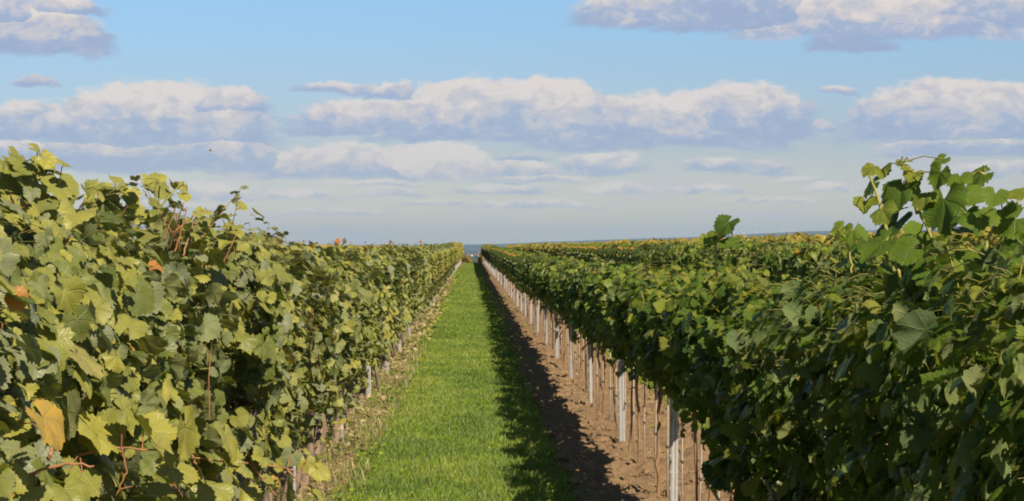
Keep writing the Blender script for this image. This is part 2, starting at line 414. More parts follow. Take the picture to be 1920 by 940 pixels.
# ------------------------------------------------------------------ grass (nobody could count it)
def blades(name, xr, yr, density, h, w, mat, seed, label, edge=None, lean=.5, falloff=18.0, edge_fn=None, clump=0.0):
    rs = np.random.default_rng(seed)
    # density falls off with distance while the blades widen
    ye = np.geomspace(yr[0], yr[1], 60); P = []; S = []
    for a, b in zip(ye[:-1], ye[1:]):
        mid = (a+b)/2; f = min(1.0, falloff/mid)
        n = int(density*f**1.5*(b-a)*(xr[1]-xr[0])); P.append(np.stack([rs.uniform(*xr, n), rs.uniform(a, b, n)], 1)); S.append(np.full(n, f**-.62))
    P = np.vstack(P); S = np.concatenate(S)
    if edge_fn is not None:
        k = rs.random(len(P)) < edge_fn(P[:, 0], P[:, 1]); P = P[k]; S = S[k]
    n = len(P)
    if clump:
        k = rs.random(n) < np.clip(.5+clump*fbm(P[:, 0]*2.4, P[:, 1]*1.6, seed, 3)*4, 0, 1); P = P[k]; S = S[k]; n = len(P)
    hh = h*rs.uniform(.45, 1.25, n)*(1+1.2*fbm(P[:, 0]*1.5, P[:, 1]*.8, seed+3, 3)); ww = w*rs.uniform(.6, 1.3, n)*S
    a = rs.uniform(0, 2*math.pi, n); b = rs.uniform(0, 2*math.pi, n); ln = rs.uniform(.1, 1, n)*lean*hh
    dx, dy = np.cos(a)*ww, np.sin(a)*ww; lx, ly = np.cos(b)*ln, np.sin(b)*ln
    z = gz(P[:, 0], P[:, 1])-.005; o = np.zeros(n)
    v0 = np.stack([P[:, 0]-dx, P[:, 1]-dy, z], 1); v1 = np.stack([P[:, 0]+dx, P[:, 1]+dy, z], 1)
    v2 = np.stack([P[:, 0]+dx*.7+lx*.35, P[:, 1]+dy*.7+ly*.35, z+hh*.6], 1); v3 = np.stack([P[:, 0]-dx*.7+lx*.35, P[:, 1]-dy*.7+ly*.35, z+hh*.6], 1)
    v4 = np.stack([P[:, 0]+lx, P[:, 1]+ly, z+hh], 1)
    V = np.stack([v0, v1, v2, v3, v4], 1).reshape(-1, 3); i = np.arange(n)*5
    Q = np.stack([i, i+1, i+2, i+3], 1); T = np.stack([i+3, i+2, i+4], 1)
    tone = np.clip(rs.normal(.45, .22, n)+1.5*fbm(P[:, 0]*1.7, P[:, 1]*1.1, seed+5, 3)+.5*fbm(P[:, 0]*6, P[:, 1]*3.5, seed+7, 3), 0, 1); tone = np.where(rs.random(n) < .012, 1.0, tone)
    me = np_mesh(name, V, [Q, T], mat, {'tone': ('FLOAT', np.repeat(tone, 5))}, smooth=False)
    return tag(add(name, me), label, 'grass' if 'grass' in name else 'weeds', kind='stuff')
M['grass'] = leaf_material('grass_blade', [(0, (.080, .150, .010)), (.35, (.135, .225, .014)), (.65, (.205, .290, .018)), (.92, (.26, .34, .025)), (1, (.38, .34, .10))], False, trans=.3)
M['dry'] = leaf_material('dry_grass', [(0, (.10, .12, .03)), (.3, (.26, .20, .09)), (.6, (.42, .31, .17)), (.85, (.50, .40, .24)), (1, (.16, .19, .05))], False, trans=.2)
def lawn_edge(x, y):
    j = .10*fbm(y*1.5, x*0+2, 31, 3)*4
    return np.clip((x-(-.93)-j)/.10, 0, 1)*np.clip((.74-x+j)/.12, 0, 1)
blades('lawn_grass', (-1.05, .95), (9, END), 3600, .050, .0045, M['grass'], 3, 'short mown green grass path running between the two vine rows', edge_fn=lawn_edge, lean=.8)
blades('dry_grass', (-1.65, -.76), (9, 120), 620, .13, .0040, M['dry'], 5, 'dry straw grass standing under the left vine row', lean=.7, clump=1.0)
blades('verge_grass', (-1.45, -.78), (9, 150), 1100, .06, .0045, M['grass'], 6, 'green grass tufts mixed into the dry strip under the left row', lean=.9, clump=1.0)
blades('sparse_grass', (1.45, 3.4), (9, 90), 900, .045, .005, M['grass'], 8, 'patchy low grass on bare soil beyond the right vine row', lean=.8, clump=1.0)

# ------------------------------------------------------------------ leaves
def leaf_outline(th):
    """radius of a vine leaf, th measured from the tip lobe; five lobes 52 degrees apart"""
    a = np.abs(np.degrees(th)); lob = np.array([0, 52, 104, 150]); rad = np.array([1.0, .93, .80, .56])
    sin_a = np.array([28, 80, 128]); sin_r = np.array([.84, .76, .66])
    ks = np.concatenate([lob, sin_a]); kr = np.concatenate([rad, sin_r]); o = np.argsort(ks)
    return np.interp(a, ks[o], kr[o])
def templates(lod, K, rs):
    out = []
    for k in range(K):
        if lod == 0: th = np.radians(np.linspace(-158, 158, 43))
        elif lod == 1: th = np.radians(np.array([-152, -122, -100, -78, -54, -28, 0, 28, 54, 78, 100, 122, 152]))
        elif lod == 2: th = np.radians(np.array([-125, -55, 0, 55, 125]))
        r = leaf_outline(th)
        if lod == 0:
            r = r*(1+.055*np.where(np.arange(len(th)) % 2 == 0, 1, -1))*(1+rs.normal(0, .025, len(th)))
        elif lod == 1: r = r*(1+rs.normal(0, .05, len(th)))
        else: r = np.array([.78, .92, 1.0, .92, .78])*(1+rs.normal(0, .1, 5))
        ring = [(r, 1.0)]
        X = r*np.sin(th); Y = r*np.cos(th); pts = [np.stack([X, Y], 1)]
        if lod == 0: pts = [np.stack([X*.34, Y*.34], 1), np.stack([X*.70, Y*.70], 1), pts[0]]
        P = np.vstack([[[0, 0]]]+pts); n = len(th); F4 = []; F3 = []
        for j in range(n-1): F3.append((0, 1+j+1, 1+j))
        if lod == 0:
            for q in range(2):
                for j in range(n-1): a = 1+q*n+j; F4.append((a, a+1, a+n+1, a+n))
        if lod == 2: F3 = [(0, j+2, j+1) for j in range(n-1)]
        rr = np.hypot(P[:, 0], P[:, 1]); ang = np.arctan2(P[:, 0], P[:, 1])
        fold = rs.uniform(-.1, .55); droop = rs.uniform(-.2, .6); cup = rs.uniform(-.5, .40)
        w = np.abs(((ang/np.radians(52)+.5) % 1)-.5)*2      # 0 on a vein, 1 between
        z = fold*np.abs(P[:, 0])*.7-droop*np.clip(P[:, 1], -.3, None)**2*.6+cup*(P[:, 0]**2)*.6+.05*(w-.4)*rr
        z += .14*np.sin(P[:, 0]*rs.uniform(2, 5)+P[:, 1]*rs.uniform(-2, 2)+rs.uniform(0, 6))*rr+.12*np.sin(P[:, 1]*rs.uniform(2, 5)+rs.uniform(0, 6))*rr
        if lod == 0: z += .05*np.sin(ang*rs.integers(5, 9)+rs.uniform(0, 6))*np.clip(rr-.5, 0, 1)*2
        out.append((np.column_stack([P[:, 0], P[:, 1], z]), np.array(F3), np.array(F4) if F4 else None, P))
    return out
_rs = np.random.default_rng(4)
TPL = {0: templates(0, 16, _rs), 1: templates(1, 12, _rs), 2: templates(2, 8, _rs)}

def unit(a): return a/(np.linalg.norm(a, axis=-1, keepdims=True)+1e-9)
def leaves_mesh(name, P, N, T, S, tone, lod, mat, rs, pet=None):
    """P base points, N normals, T tip directions, S sizes (base to tip)"""
    N = unit(N); T = unit(T-N*np.sum(T*N, 1, keepdims=True)); X = np.cross(T, N)
    idx = rs.integers(0, len(TPL[lod]), len(P)); Vs = []; F3s = []; F4s = []; tn = []; uv = []; base = 0
    for k, (tv, f3, f4, p2) in enumerate(TPL[lod]):
        s = np.where(idx == k)[0]
        if not len(s): continue
        loc = tv[None]*S[s][:, None, None]
        # each leaf curls by its own amount
        loc[:, :, 2] *= rs.uniform(.4, 1.7, (len(s), 1))
        w = P[s][:, None]+loc[:, :, 0:1]*X[s][:, None]+loc[:, :, 1:2]*T[s][:, None]+loc[:, :, 2:3]*N[s][:, None]
        nv = len(tv); off = base+np.arange(len(s))*nv
        Vs.append(w.reshape(-1, 3)); F3s.append((f3[None]+off[:, None, None]).reshape(-1, 3))
        if f4 is not None: F4s.append((f4[None]+off[:, None, None]).reshape(-1, 4))
        tn.append(np.repeat(tone[s], nv)); uv.append(np.tile(np.column_stack([p2, np.zeros(nv)]), (len(s), 1))); base += nv*len(s)
    F = [np.vstack(F3s)]+([np.vstack(F4s)] if F4s else []); mi = None
    if pet is not None:                                        # leaf stalks, in their own material
        nf = sum(len(f) for f in F); Vs.append(pet[0]); F.append(pet[1]+base); tn.append(np.zeros(len(pet[0]))); uv.append(np.zeros((len(pet[0]), 3)))
        mi = np.concatenate([np.zeros(nf, int), np.ones(len(pet[1]), int)]); mat = [mat, M['petiole']]
    at = {'tone': ('FLOAT', np.concatenate(tn))}
    if lod == 0: at['leafuv'] = ('FLOAT_VECTOR', np.vstack(uv))
    return np_mesh(name, np.vstack(Vs), F, mat, at, smooth=(lod == 0), midx=mi)

SUNV = np.array(sd)
def orient(side, n, rs, sunw=.55, rnd=.5, out=.75, up=.35):
    N = np.column_stack([side*out, np.zeros(n), np.full(n, up)])+SUNV*sunw+rs.normal(0, rnd, (n, 3))
    T = np.column_stack([side*.45, np.zeros(n), np.full(n, -.75)])+rs.normal(0, .45, (n, 3))
    return N, T

def make_foliage(kind, lod, rs, length=1.1, zb=.45, zt=1.9, halfw=.27, nsh=14, size=.085, bright=0.0, fillers=90, under=0.0):
    """one vine's canopy: shoots climbing through the wires with a leaf at every node, plus outer fill.
    returns leaf arrays and the shoot paths"""
    P = []; side = []; S = []; paths = []; TN = []; B = []
    for i in range(nsh):
        y0 = rs.uniform(-length/2, length/2); x0 = rs.normal(0, .05); sx = 1 if i % 2 else -1
        top = zt+rs.normal(-.07, .06); lean = sx*rs.uniform(.02, 1.0)*halfw
        n = 9; u = np.linspace(0, 1, n)
        zs = zb+.22+(top-zb-.22)*u
        xs_ = x0+lean*np.sin(u*math.pi*.75)+rs.normal(0, .02, n); ys_ = y0+rs.normal(0, .10)*u*1.5+rs.normal(0, .015, n)
        if rs.random() < .22:                                  # a shoot that flops over and hangs
            k = rs.uniform(.5, .8); zs = np.where(u > k, zs-(u-k)*(top-zb)*1.7, zs); xs_ = xs_+sx*halfw*.8*np.clip(u-.3, 0, 1)
        path = np.column_stack([xs_, ys_, zs]); paths.append(path)
        L = np.sum(np.linalg.norm(np.diff(path, axis=0), axis=1)); nn = int(L/.062)
        tt = np.linspace(.02, 1, nn); node = np.column_stack([np.interp(tt, u, path[:, k]) for k in range(3)])
        reps = 2 if lod < 2 else 1
        for q in range(reps):
            s = np.where(rs.random(nn) < (.5+.38*sx), 1, -1)
            pet = rs.uniform(.05, .15, nn)*(1.25 if q else 1)
            off = np.column_stack([s*pet, rs.normal(0, .07, nn), rs.normal(.01, .045, nn)])
            P.append(node+off); B.append(node); side.append(s); sc_ = size*np.clip(rs.lognormal(-.12, .34, nn), .4, 1.5)*np.interp(tt, [0, .8, 1], [1.05, 1, .55]); S.append(sc_)
            TN.append(rs.normal(.38, .19, nn)+.14*rs.normal())
    # outer fill, following a lumpy surface
    nf = fillers; s = np.where(rs.random(nf) < .5, 1, -1); h = rs.random(nf)**.85
    yy = rs.uniform(-length*.56, length*.56, nf); zz = zb+(zt-zb)*h
    prof = np.interp(h, [0, .25, .6, .85, 1], [.30, .75, 1.0, .90, .45])
    lump = 1+.5*np.sin(yy*7+zz*5+rs.uniform(0, 6))*np.sin(zz*8+rs.uniform(0, 6))
    P.append(np.column_stack([s*halfw*prof*lump*rs.uniform(.75, 1.15, nf), yy, zz])); B.append(P[-1]*[.45, 1, 1]+[0, 0, -.02]); side.append(s); S.append(size*np.clip(rs.lognormal(-.06, .34, nf), .4, 1.55)); TN.append(rs.normal(.45, .2, nf))
    if under:                                                  # trailing growth at the bottom edge
        nu = int(under); s = np.where(rs.random(nu) < .5, 1, -1)
        yy = rs.normal(rs.uniform(-.3, .3), .22, nu)
        P.append(np.column_stack([s*rs.uniform(.02, .2, nu), yy, zb-rs.random(nu)**1.5*.18])); B.append(P[-1]*[.5, 1, 1]+[0, 0, .05]); side.append(s); S.append(size*rs.uniform(.6, 1.1, nu)); TN.append(rs.normal(.5, .2, nu))
    P = np.vstack(P); B = np.vstack(B); side = np.concatenate(side); S = np.concatenate(S); TN = np.concatenate(TN)
    # a few leaves have turned: yellow, rust, red
    a1, a2 = (.88, .992) if kind == 'L' else (.94, .997)
    TN = np.clip(TN+bright, 0, .80); r = rs.random(len(TN)); TN = np.where(r > a1, rs.uniform(.70, .96, len(TN)), TN); TN = np.where(r > a2, rs.uniform(.96, 1, len(TN)), TN)
    # lumps and hollows in the outer surface
    q = rs.uniform(0, 50); bulge = fbm(P[:, 1]*3.2+q+side*7, P[:, 2]*3.6+q, int(q*10), 3)*2
    P[:, 0] += side*np.clip(np.abs(P[:, 0])/.2, 0, 1)*.22*bulge
    P[:, 0] = np.clip(P[:, 0], -halfw-.10, halfw+.10)
    keep = (bulge > (-.02 if lod == 0 else -.10)) | (np.abs(P[:, 0]) < .11) | (rs.random(len(P)) < .16)
    # near the top leaves sit close to their shoot
    ht = np.clip((P[:, 2]-zb)/(zt-zb)-.82, 0, .12)[:, None]/.12; P = P*(1-.55*ht)+(B*.55)*ht
    P, side, S, TN, B = P[keep], side[keep], S[keep], TN[keep], B[keep]
    hrel = np.clip((P[:, 2]-zb)/(zt-zb), 0, 1)
    N, T = orient(side*1.0, len(P), rs, sunw=.42, rnd=.60) if kind == 'L' else orient(side*1.0, len(P), rs, sunw=.34, out=.90, up=.30, rnd=.50)
    N += np.clip(hrel-.55, 0, 1)[:, None]*SUNV*1.2
    N[:, 2] += np.clip(hrel-.75, 0, 1)*4
    if kind == 'R': k_ = side < 0; N[k_] -= SUNV*(.26*(1-hrel[k_]))[:, None]
    if kind == 'R': TN = np.clip(TN+(hrel-.6)*.22, 0, 1)      # yellow-green tips, plus top light painted into the tone: paler higher up
    make_foliage.base = B
    return P, N, T, S, TN, paths

# grape bunch
def bunch_mesh(mat, seed, n=46):
    rs = np.random.default_rng(seed); g = Geo()
    for i in range(n):
        h = rs.random(); r = .034*(1-h*.75); a = rs.uniform(0, 6.28)
        g.sphere((r*math.cos(a)*rs.uniform(.6, 1), r*math.sin(a)*rs.uniform(.6, 1), -.02-h*.12), .0085*rs.uniform(.85, 1.1), 7, 5)
    return g.mesh('grape_bunch', mat)
BUNCH = [bunch_mesh(M['grape'], 1), bunch_mesh(M['grape'], 2), bunch_mesh(M['grape_pink'], 3)]

def trunk_mesh(kind, rs):
    g = Geo()
    if kind == 'L':
        n = 10; u = np.linspace(0, 1, n); r0 = rs.uniform(.033, .05)
        bx, by = rs.normal(0, .05), rs.normal(0, .09)
        pts = np.column_stack([bx*np.sin(u*3)+rs.normal(0, .006, n), by*np.sin(u*2.5)+rs.normal(0, .008, n), u*.72-.04])
        g.tube(pts, r0*np.interp(u, [0, .08, .5, .85, 1], [1.35, 1.0, .8, .95, 1.15])*(1+rs.normal(0, .07, n)), 9)
        for sgn in (-1, 1):
            e = pts[-1]; L = rs.uniform(.3, .5)
            g.tube(np.array([e-[0, 0, .03], e+[0, sgn*.10, .07], e+[rs.normal(0, .02), sgn*L*.6, .10], e+[0, sgn*L, .08]]), [r0*.75, .022, .016, .011], 7)
        if rs.random() < .5:
            p2 = pts[:7]+np.array([rs.normal(0, .05), .09, 0]); g.tube(p2, r0*.6, 7)
        return g.mesh('trunk', M['bark_old'])
    n = 12; u = np.linspace(0, 1, n); r0 = rs.uniform(.0075, .0115)
    pts = np.column_stack([rs.normal(0, .004, n)+.012*np.sin(u*4+rs.uniform(0, 3)), rs.normal(0, .004, n), u*.78-.04])
    g.tube(pts, r0*np.interp(u, [0, .1, .12, .9, 1], [1.5, 1.3, 1.0, 1.0, 1.9]), 7)
    for sgn in (-1, 1):
        e = pts[-1]; g.tube(np.array([e, e+[0, sgn*.10, .06], e+[0, sgn*.35, .07], e+[0, sgn*.5, .05]]), [r0*1.3, .010, .008, .006], 6)
    return g.mesh('trunk', M['bark_young'])
def petiole_mesh(A, B):
    d = unit(B-A); u = unit(np.cross(d, [.3, .2, .9])); v = np.cross(d, u); n = len(A); w = .0011; V = []
    mid = (A+B)/2+[0, 0, .008]
    for c in (A, mid, B):
        for k in range(3): V.append(c+w*(math.cos(k*2.094)*u+math.sin(k*2.094)*v))
    V = np.stack(V, 1).reshape(-1, 3); o = np.arange(n)[:, None]*9
    F = np.vstack([o+np.array([[a+k, a+(k+1) % 3, a+3+(k+1) % 3, a+3+k]]) for a in (0, 3) for k in range(3)])
    return V, F
def canes_mesh(paths, rs, kind, pts=None):
    g = Geo()
    for p in [p for k, p in enumerate(paths) if len(p) != 9 or k % 4 == 0 or (len(paths) < 34 and k % 2)]:
        q = p[:-1] if len(p) == 9 else p; g.tube(q, np.linspace(.0038, .0018, len(q)) if len(p) == 9 else np.linspace(.0022, .001, len(q)), 5, caps=False)
    return g.mesh('cane', M['cane_red'] if kind == 'L' else M['cane_green'])

# variants: (foliage mesh, canes mesh, trunk mesh)
def variant(kind, lod, seed):
    rs = np.random.default_rng(seed); low = lod == 3; lod = 0 if low else lod
    if kind == 'L':
        kw = dict(zb=.58, zt=1.76, halfw=(.24, .21, .20)[lod], size=(.048, .053, .068)[lod], nsh=(40, 30, 23)[lod], fillers=(540, 370, 300)[lod], under=34)
        mats = (M['leafL'], M['leafLf'], M['leafLf'])
    else:
        kw = dict(zb=.92, zt=1.70, halfw=(.19, .16, .15)[lod], size=(.050, .055, .070)[lod], nsh=(40, 30, 23)[lod], fillers=(540, 370, 300)[lod], under=9)
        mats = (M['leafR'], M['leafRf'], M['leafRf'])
    if low: kw.update(zb=.56, zt=1.66, nsh=42, fillers=600, under=36)          # the nearest vines hang lower
    P, N, T, S, TN, paths = make_foliage(kind, lod, rs, bright=rs.normal(0, .03)+(.06*lod if kind == 'L' else 0), **kw)
    B = make_foliage.base; ks = (P[:, 2] > kw['zt']-.10) | (rs.random(len(P)) < .10); pm = petiole_mesh(B[ks], P[ks]) if lod < 2 else None
    if lod == 0:   # reaching shoot tips above the top wire
        for q in range(3):
            yb = rs.uniform(-.5, .5); xb = rs.normal(0, .1); hh = rs.uniform(.03, .15); n = 8; u = np.linspace(0, 1, n)
            pth = np.column_stack([xb+rs.normal(0, .08)*u, yb+rs.normal(0, .08)*u, kw['zt']-.12+(hh+.1)*u]); paths.append(pth)
            s = np.where(np.arange(n) % 2, 1, -1); P = np.vstack([P, pth+np.column_stack([s*.012, s*.008, 0*s])]); N2, T2 = orient(s*.6, n, rs, up=.8)
            N = np.vstack([N, N2]); T = np.vstack([T, T2+[0, 0, .5]]); S = np.concatenate([S, np.linspace(.062, .022, n)]); TN = np.concatenate([TN, rs.uniform(.5, .75, n)])
    fm = leaves_mesh('foliage', P, N, T, S, TN, lod, mats[lod], rs, pm)
    cm = canes_mesh(paths, rs, kind) if lod < 2 else None
    return fm, cm, trunk_mesh(kind, rs)
VAR3 = [variant('R', 3, 900+i) for i in range(7)]
VAR = {(k, l): [variant(k, l, 100*(k == 'L')+20*l+i+1) for i in range((9, 6, 5)[l])] for k in 'LR' for l in (0, 1, 2)}

def place_vine(kind, x, y, i, label, group, hscale, rs, flip=None, bunches=0, zoff=0.0):
    lod = 0 if y < 17 else (1 if y < 48 else 2)
    vs = VAR3 if kind == 'R' and y < 10.9 else VAR[(kind, lod)]; fm, cm, tm = vs[(i*5+3) % len(vs)] if lod else vs[i % len(vs)]
    rz = (math.pi if rs.random() < .5 else 0) if flip is None else flip
    r = empty('grapevine', (x+rs.normal(0, .02), y, float(gz(x, y))+zoff), rz)
    tag(r, label, 'grapevine', group)
    f = add('foliage', fm, r); f.scale = (rs.uniform(.92, 1.1), rs.uniform(.98, 1.08), hscale*rs.uniform(.975, 1.02))
    if cm: c = add('canes', cm, r); c.scale = f.scale
    add('trunk', tm, r)
    for b in range(bunches):
        s = 1 if rz else -1
        if kind == 'L': s = -s
        o = add('grape_bunch', BUNCH[int(rs.integers(0, 2)) if kind == 'L' else 2], r, (s*rs.uniform(.12, .26), rs.uniform(-.4, .4), rs.uniform(.75, 1.2)))
    return r

# --- posts -----------------------------------------------------------------
def post_meshes():
    g = Geo()     # folded galvanised profile, open at the back, with ribs
    prof = [(-.030, .016), (-.030, -.012), (-.018, -.018), (-.010, -.018), (-.006, -.010), (.006, -.010), (.010, -.018), (.018, -.018), (.030, -.012), (.030, .016),
            (.026, .016), (.026, -.009), (.017, -.014), (.012, -.014), (.008, -.006), (-.008, -.006), (-.012, -.014), (-.017, -.014), (-.026, -.009), (-.026, .016)]
    g.prism(prof[::-1], -.05, 1.62)
    k = g.addv([(x, y, 1.62) for x, y in prof]);
    me = g.mesh('profile', M['steel'], smooth=False)
    bm_faces = None
    h = Geo()     # wire hooks punched out along both edges
    for s in (-1, 1):
        for z in np.arange(.22, 1.6, .12): h.box(s*.030-.004, s*.030+.004, -.016, -.004, z, z+.018)
    return me, h.mesh('wire_hooks', M['steel'], smooth=False)
PROFILE, HOOKS = post_meshes()
def place_post(x, y, label, group, hs=1.0, tilt=0.0, hooks=True):
    r = empty('steel_post', (x, y, float(gz(x, y)))); tag(r, label, 'post', group); r.rotation_euler = (tilt*.5, tilt, random.uniform(-.15, .15))
    p = add('profile', PROFILE, r); p.scale = (.85, .9, hs)
    if hooks: q = add('wire_hooks', HOOKS, r); q.scale = (.85, .9, hs)
    return r
def rod_meshes():
    g = Geo(); g.tube(np.array([(0, 0, -.05), (0.002, 0, .5), (0, 0, 1.15)]), .0058, 6); me = g.mesh('rod', M['rod'])
    h = Geo(); h.tube(np.array([(-.004, 0, .36), (.004, 0, .375)]), .013, 8); pass
    return me, h.mesh('tie_band', M['tie'])
ROD, TIES = rod_meshes()

ORD = ['first', 'second', 'third', 'fourth', 'fifth', 'sixth', 'seventh', 'eighth', 'ninth', 'tenth', 'eleventh', 'twelfth', 'thirteenth', 'fourteenth']
rsV = np.random.default_rng(77)
# left row: old vines
LP = [14.7+5.5*k for k in range(-2, 42)]
RP = [14.6+5.0*k for k in range(-2, 46)]
GL = 'old yellowing grapevines of the left row'; GR = 'young green grapevines of the right row'
SPL, SPR = 1.15, 1.08
def nearlabel(kind, n, y):
    if kind == 'L':
        return {0: 'yellow-green grapevine at the far left edge, under the tall tuft of leaves',
                1: 'yellow-green grapevine just right of the tall leafy tuft in the left row',
                2: 'old grapevine in the left row below the small curling shoot, with grey mildewed leaves',
                3: 'old grapevine in the left row with bare red cut canes sticking out of its top'}.get(n,
                f'old yellow-green grapevine, {ORD[n-3]} one beyond the bare red canes in the left row' if n-3 < len(ORD) else None)
    return {0: 'dark green grapevine at the right edge whose shoots hang over the corner',
            1: 'dark green grapevine under the tall leafy shoots in the right row'}.get(n,
            f'dark green grapevine, {ORD[n-1]} one beyond the tall leafy shoots in the right row' if n-1 < len(ORD) else None)
i = 0; y = 4.75
vinesL = []; vinesR = []
while y < END-1 and i < 112:
    vinesL.append((i, y)); y += SPL; i += 1
lastL = y
for i, y in vinesL:
    lab = nearlabel('L', i, y); g = GL
    if lab is None:
        lab, g = (('yellow-green old grapevine in the middle stretch of the left row beside the grass', GL+' in the middle stretch') if y < 48 else
                  ('small distant yellow-green grapevine in the far stretch of the left row', GL+' in the far stretch'))
    place_vine('L', XL, y, i, lab, g, float(hedge_left(y))*1.9/1.88, rsV, bunches=(3 if y < 12 else 2 if y < 22 else 0))
i = 0; y = 4.9
while y < END-1 and i < 112:
    vinesR.append((i, y)); y += SPR; i += 1
lastR = y
for i, y in vinesR:
    lab = nearlabel('R', i, y); g = GR
    if lab is None:
        lab, g = (('green grapevine on a thin stem in the middle stretch of the right row', GR+' in the middle stretch') if y < 48 else
                  ('small distant green grapevine in the far stretch of the right row', GR+' in the far stretch'))
    v = place_vine('R', XR, y, i, lab, g, float(hedge_right(y))*1.8/1.80, rsV, bunches=(2 if y < 12 else 0))
    if y < 60:
        k = empty('vine_stake', (XR+.03, y-.04, float(gz(XR, y)))); k.rotation_euler = (rsV.normal(0, .012), rsV.normal(0, .02), 0)
        tag(k, (f'thin grey metal rod, {ORD[int((y-14.6)//SPR)]} one past the nearest steel post of the right row' if 14.6 <= y < 14.6+SPR*8 else
                'thin grey metal rod tied beside a young vine stem farther along the right row' if y > 20 else
                'thin grey metal rod hidden in the foliage at the near end of the right row'), 'stake', 'thin stakes of the right row'+(' beyond the first ones' if y > 20 else ' nearest the camera' if y < 14.6 else ''))
        add('rod', ROD, k)
        if y < 40: add('tie_band', TIES, k)
# second right row: seen over and beneath the first
G2 = 'autumn green grapevines of the second row on the right'
i = 0; y = 14.0; X2 = XR+PITCH
while i < 70:
    place_vine('R', X2, y, i+3, 'green and yellowing grapevine in the second row on the right, only its top showing', G2, .985+.0004*y, rsV); y += 1.12; i += 1
last2 = y

# posts
for k, py in enumerate(LP):
    if py > END-2: continue
    vis = k-2
    lab = (f'pale steel post at the foot of the left row, {ORD[vis]} from the photo bottom' if 0 <= vis < 5 else
           'steel post hidden in the leaves at the near left end' if vis < 0 else 'small distant steel post under the left row')
    place_post(XL+.07, py, lab, 'steel posts of the left row'+(' far away' if vis >= 5 else ' hidden in leaves' if vis < 0 else ''), 1.0, random.uniform(-.02, .02), py < 50)
for k, py in enumerate(RP):
    if py > END-2: continue
    vis = k-2
    lab = (f'pale ribbed steel post in bare soil, {ORD[vis]} in the right row from the photo bottom' if 0 <= vis < 7 else
           'steel post glimpsed through dark leaves near the right edge' if vis < 0 else 'small distant steel post of the right row above bare soil')
    place_post(XR-.02, py, lab, 'steel posts of the right row'+(' far away' if vis >= 7 else ' hidden in leaves' if vis < 0 else ''), .86, random.uniform(-.025, .012), py < 50)
for py in np.arange(16, 60, 5.2):
    place_post(X2, py, 'steel post of the second row on the right, seen under the leaves', 'steel posts of the second row on the right', .92, 0, False)

# trellis wires
for (x, z, lab) in ((XR, .70, 'thin lowest trellis wire running along the right row'), (XR-.02, 1.05, 'thin middle trellis wire inside the right row leaves'),
                    (XL+.02, .72, 'thin lowest trellis wire running along the left row'), (XL+.02, 1.10, 'thin middle trellis wire inside the left row leaves')):
    g = Geo(); yy = np.linspace(2, END-2, 120); g.tube(np.column_stack([np.full(120, x), yy, z+gz(np.full(120, x), yy)-.012*np.abs(np.sin(yy*math.pi/5))]), .0016, 4)
    tag(add('trellis_wire', g.mesh('trellis_wire', M['wire'])), lab, 'wire')

# ------------------------------------------------------------------ far vines: past the 300 that show largest, one mass
def mass_rows():
    rs = np.random.default_rng(5); P = []; S = []; side = []; TN = []; HR = []
    def row(x, y0, y1, per_m, zb, zt, size, hw=.19, hfun=None, bias=0.0):
        n = int((y1-y0)*per_m)
        if n <= 0: return
        yy = rs.uniform(y0, y1, n); h = rs.random(n)**.7; s = np.where(rs.random(n) < .5, 1, -1)
        hh = (hfun(yy) if hfun is not None else 1.0)*(1+.10*fbm(yy*.9, np.full(n, x*3.1), 8, 3)*2)
        zz = (zb+(zt-zb)*h)*hh; w = hw*np.interp(h, [0, .2, .8, 1], [.6, 1, .95, .4])*rs.uniform(.5, 1.15, n)
        P.append(np.column_stack([x+s*w, yy, zz+gz(np.full(n, x), yy)])); side.append(s); HR.append(h)
        S.append(size*rs.uniform(.7, 1.3, n)*np.interp(yy, [20, 60, 150, 250], [.85, 1.1, 1.6, 2.0]))
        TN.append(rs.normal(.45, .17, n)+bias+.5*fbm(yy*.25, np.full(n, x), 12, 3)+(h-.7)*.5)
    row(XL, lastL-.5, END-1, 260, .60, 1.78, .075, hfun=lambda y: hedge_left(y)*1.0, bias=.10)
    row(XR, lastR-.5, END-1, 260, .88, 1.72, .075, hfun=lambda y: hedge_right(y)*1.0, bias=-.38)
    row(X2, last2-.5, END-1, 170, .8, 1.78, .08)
    for k in range(2, 26):
        x = XR+PITCH*k
        row(x, max(10, (x-2.5)/.245), END-1, 120 if k < 6 else 85, .95, 1.78+.03*math.sin(k*1.7), .10, bias=.02*k)
    row(XL-PITCH, 8, 120, 50, .6, 1.72, .11); row(XL-2*PITCH, 20, 120, 40, .7, 1.72, .11)
    P = np.vstack(P); S = np.concatenate(S); side = np.concatenate(side); TN = np.clip(np.concatenate(TN), 0, 1); n = len(P)
    N, T = orient(side, n, rs, rnd=.45); N[:, 2] += np.clip(np.concatenate(HR)-.75, 0, 1)*4
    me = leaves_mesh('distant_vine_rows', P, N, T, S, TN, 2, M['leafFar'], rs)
    tag(add('distant_vine_rows', me), 'golden green mass of far vine rows stretching across the plateau', 'vine rows', kind='stuff')
mass_rows()

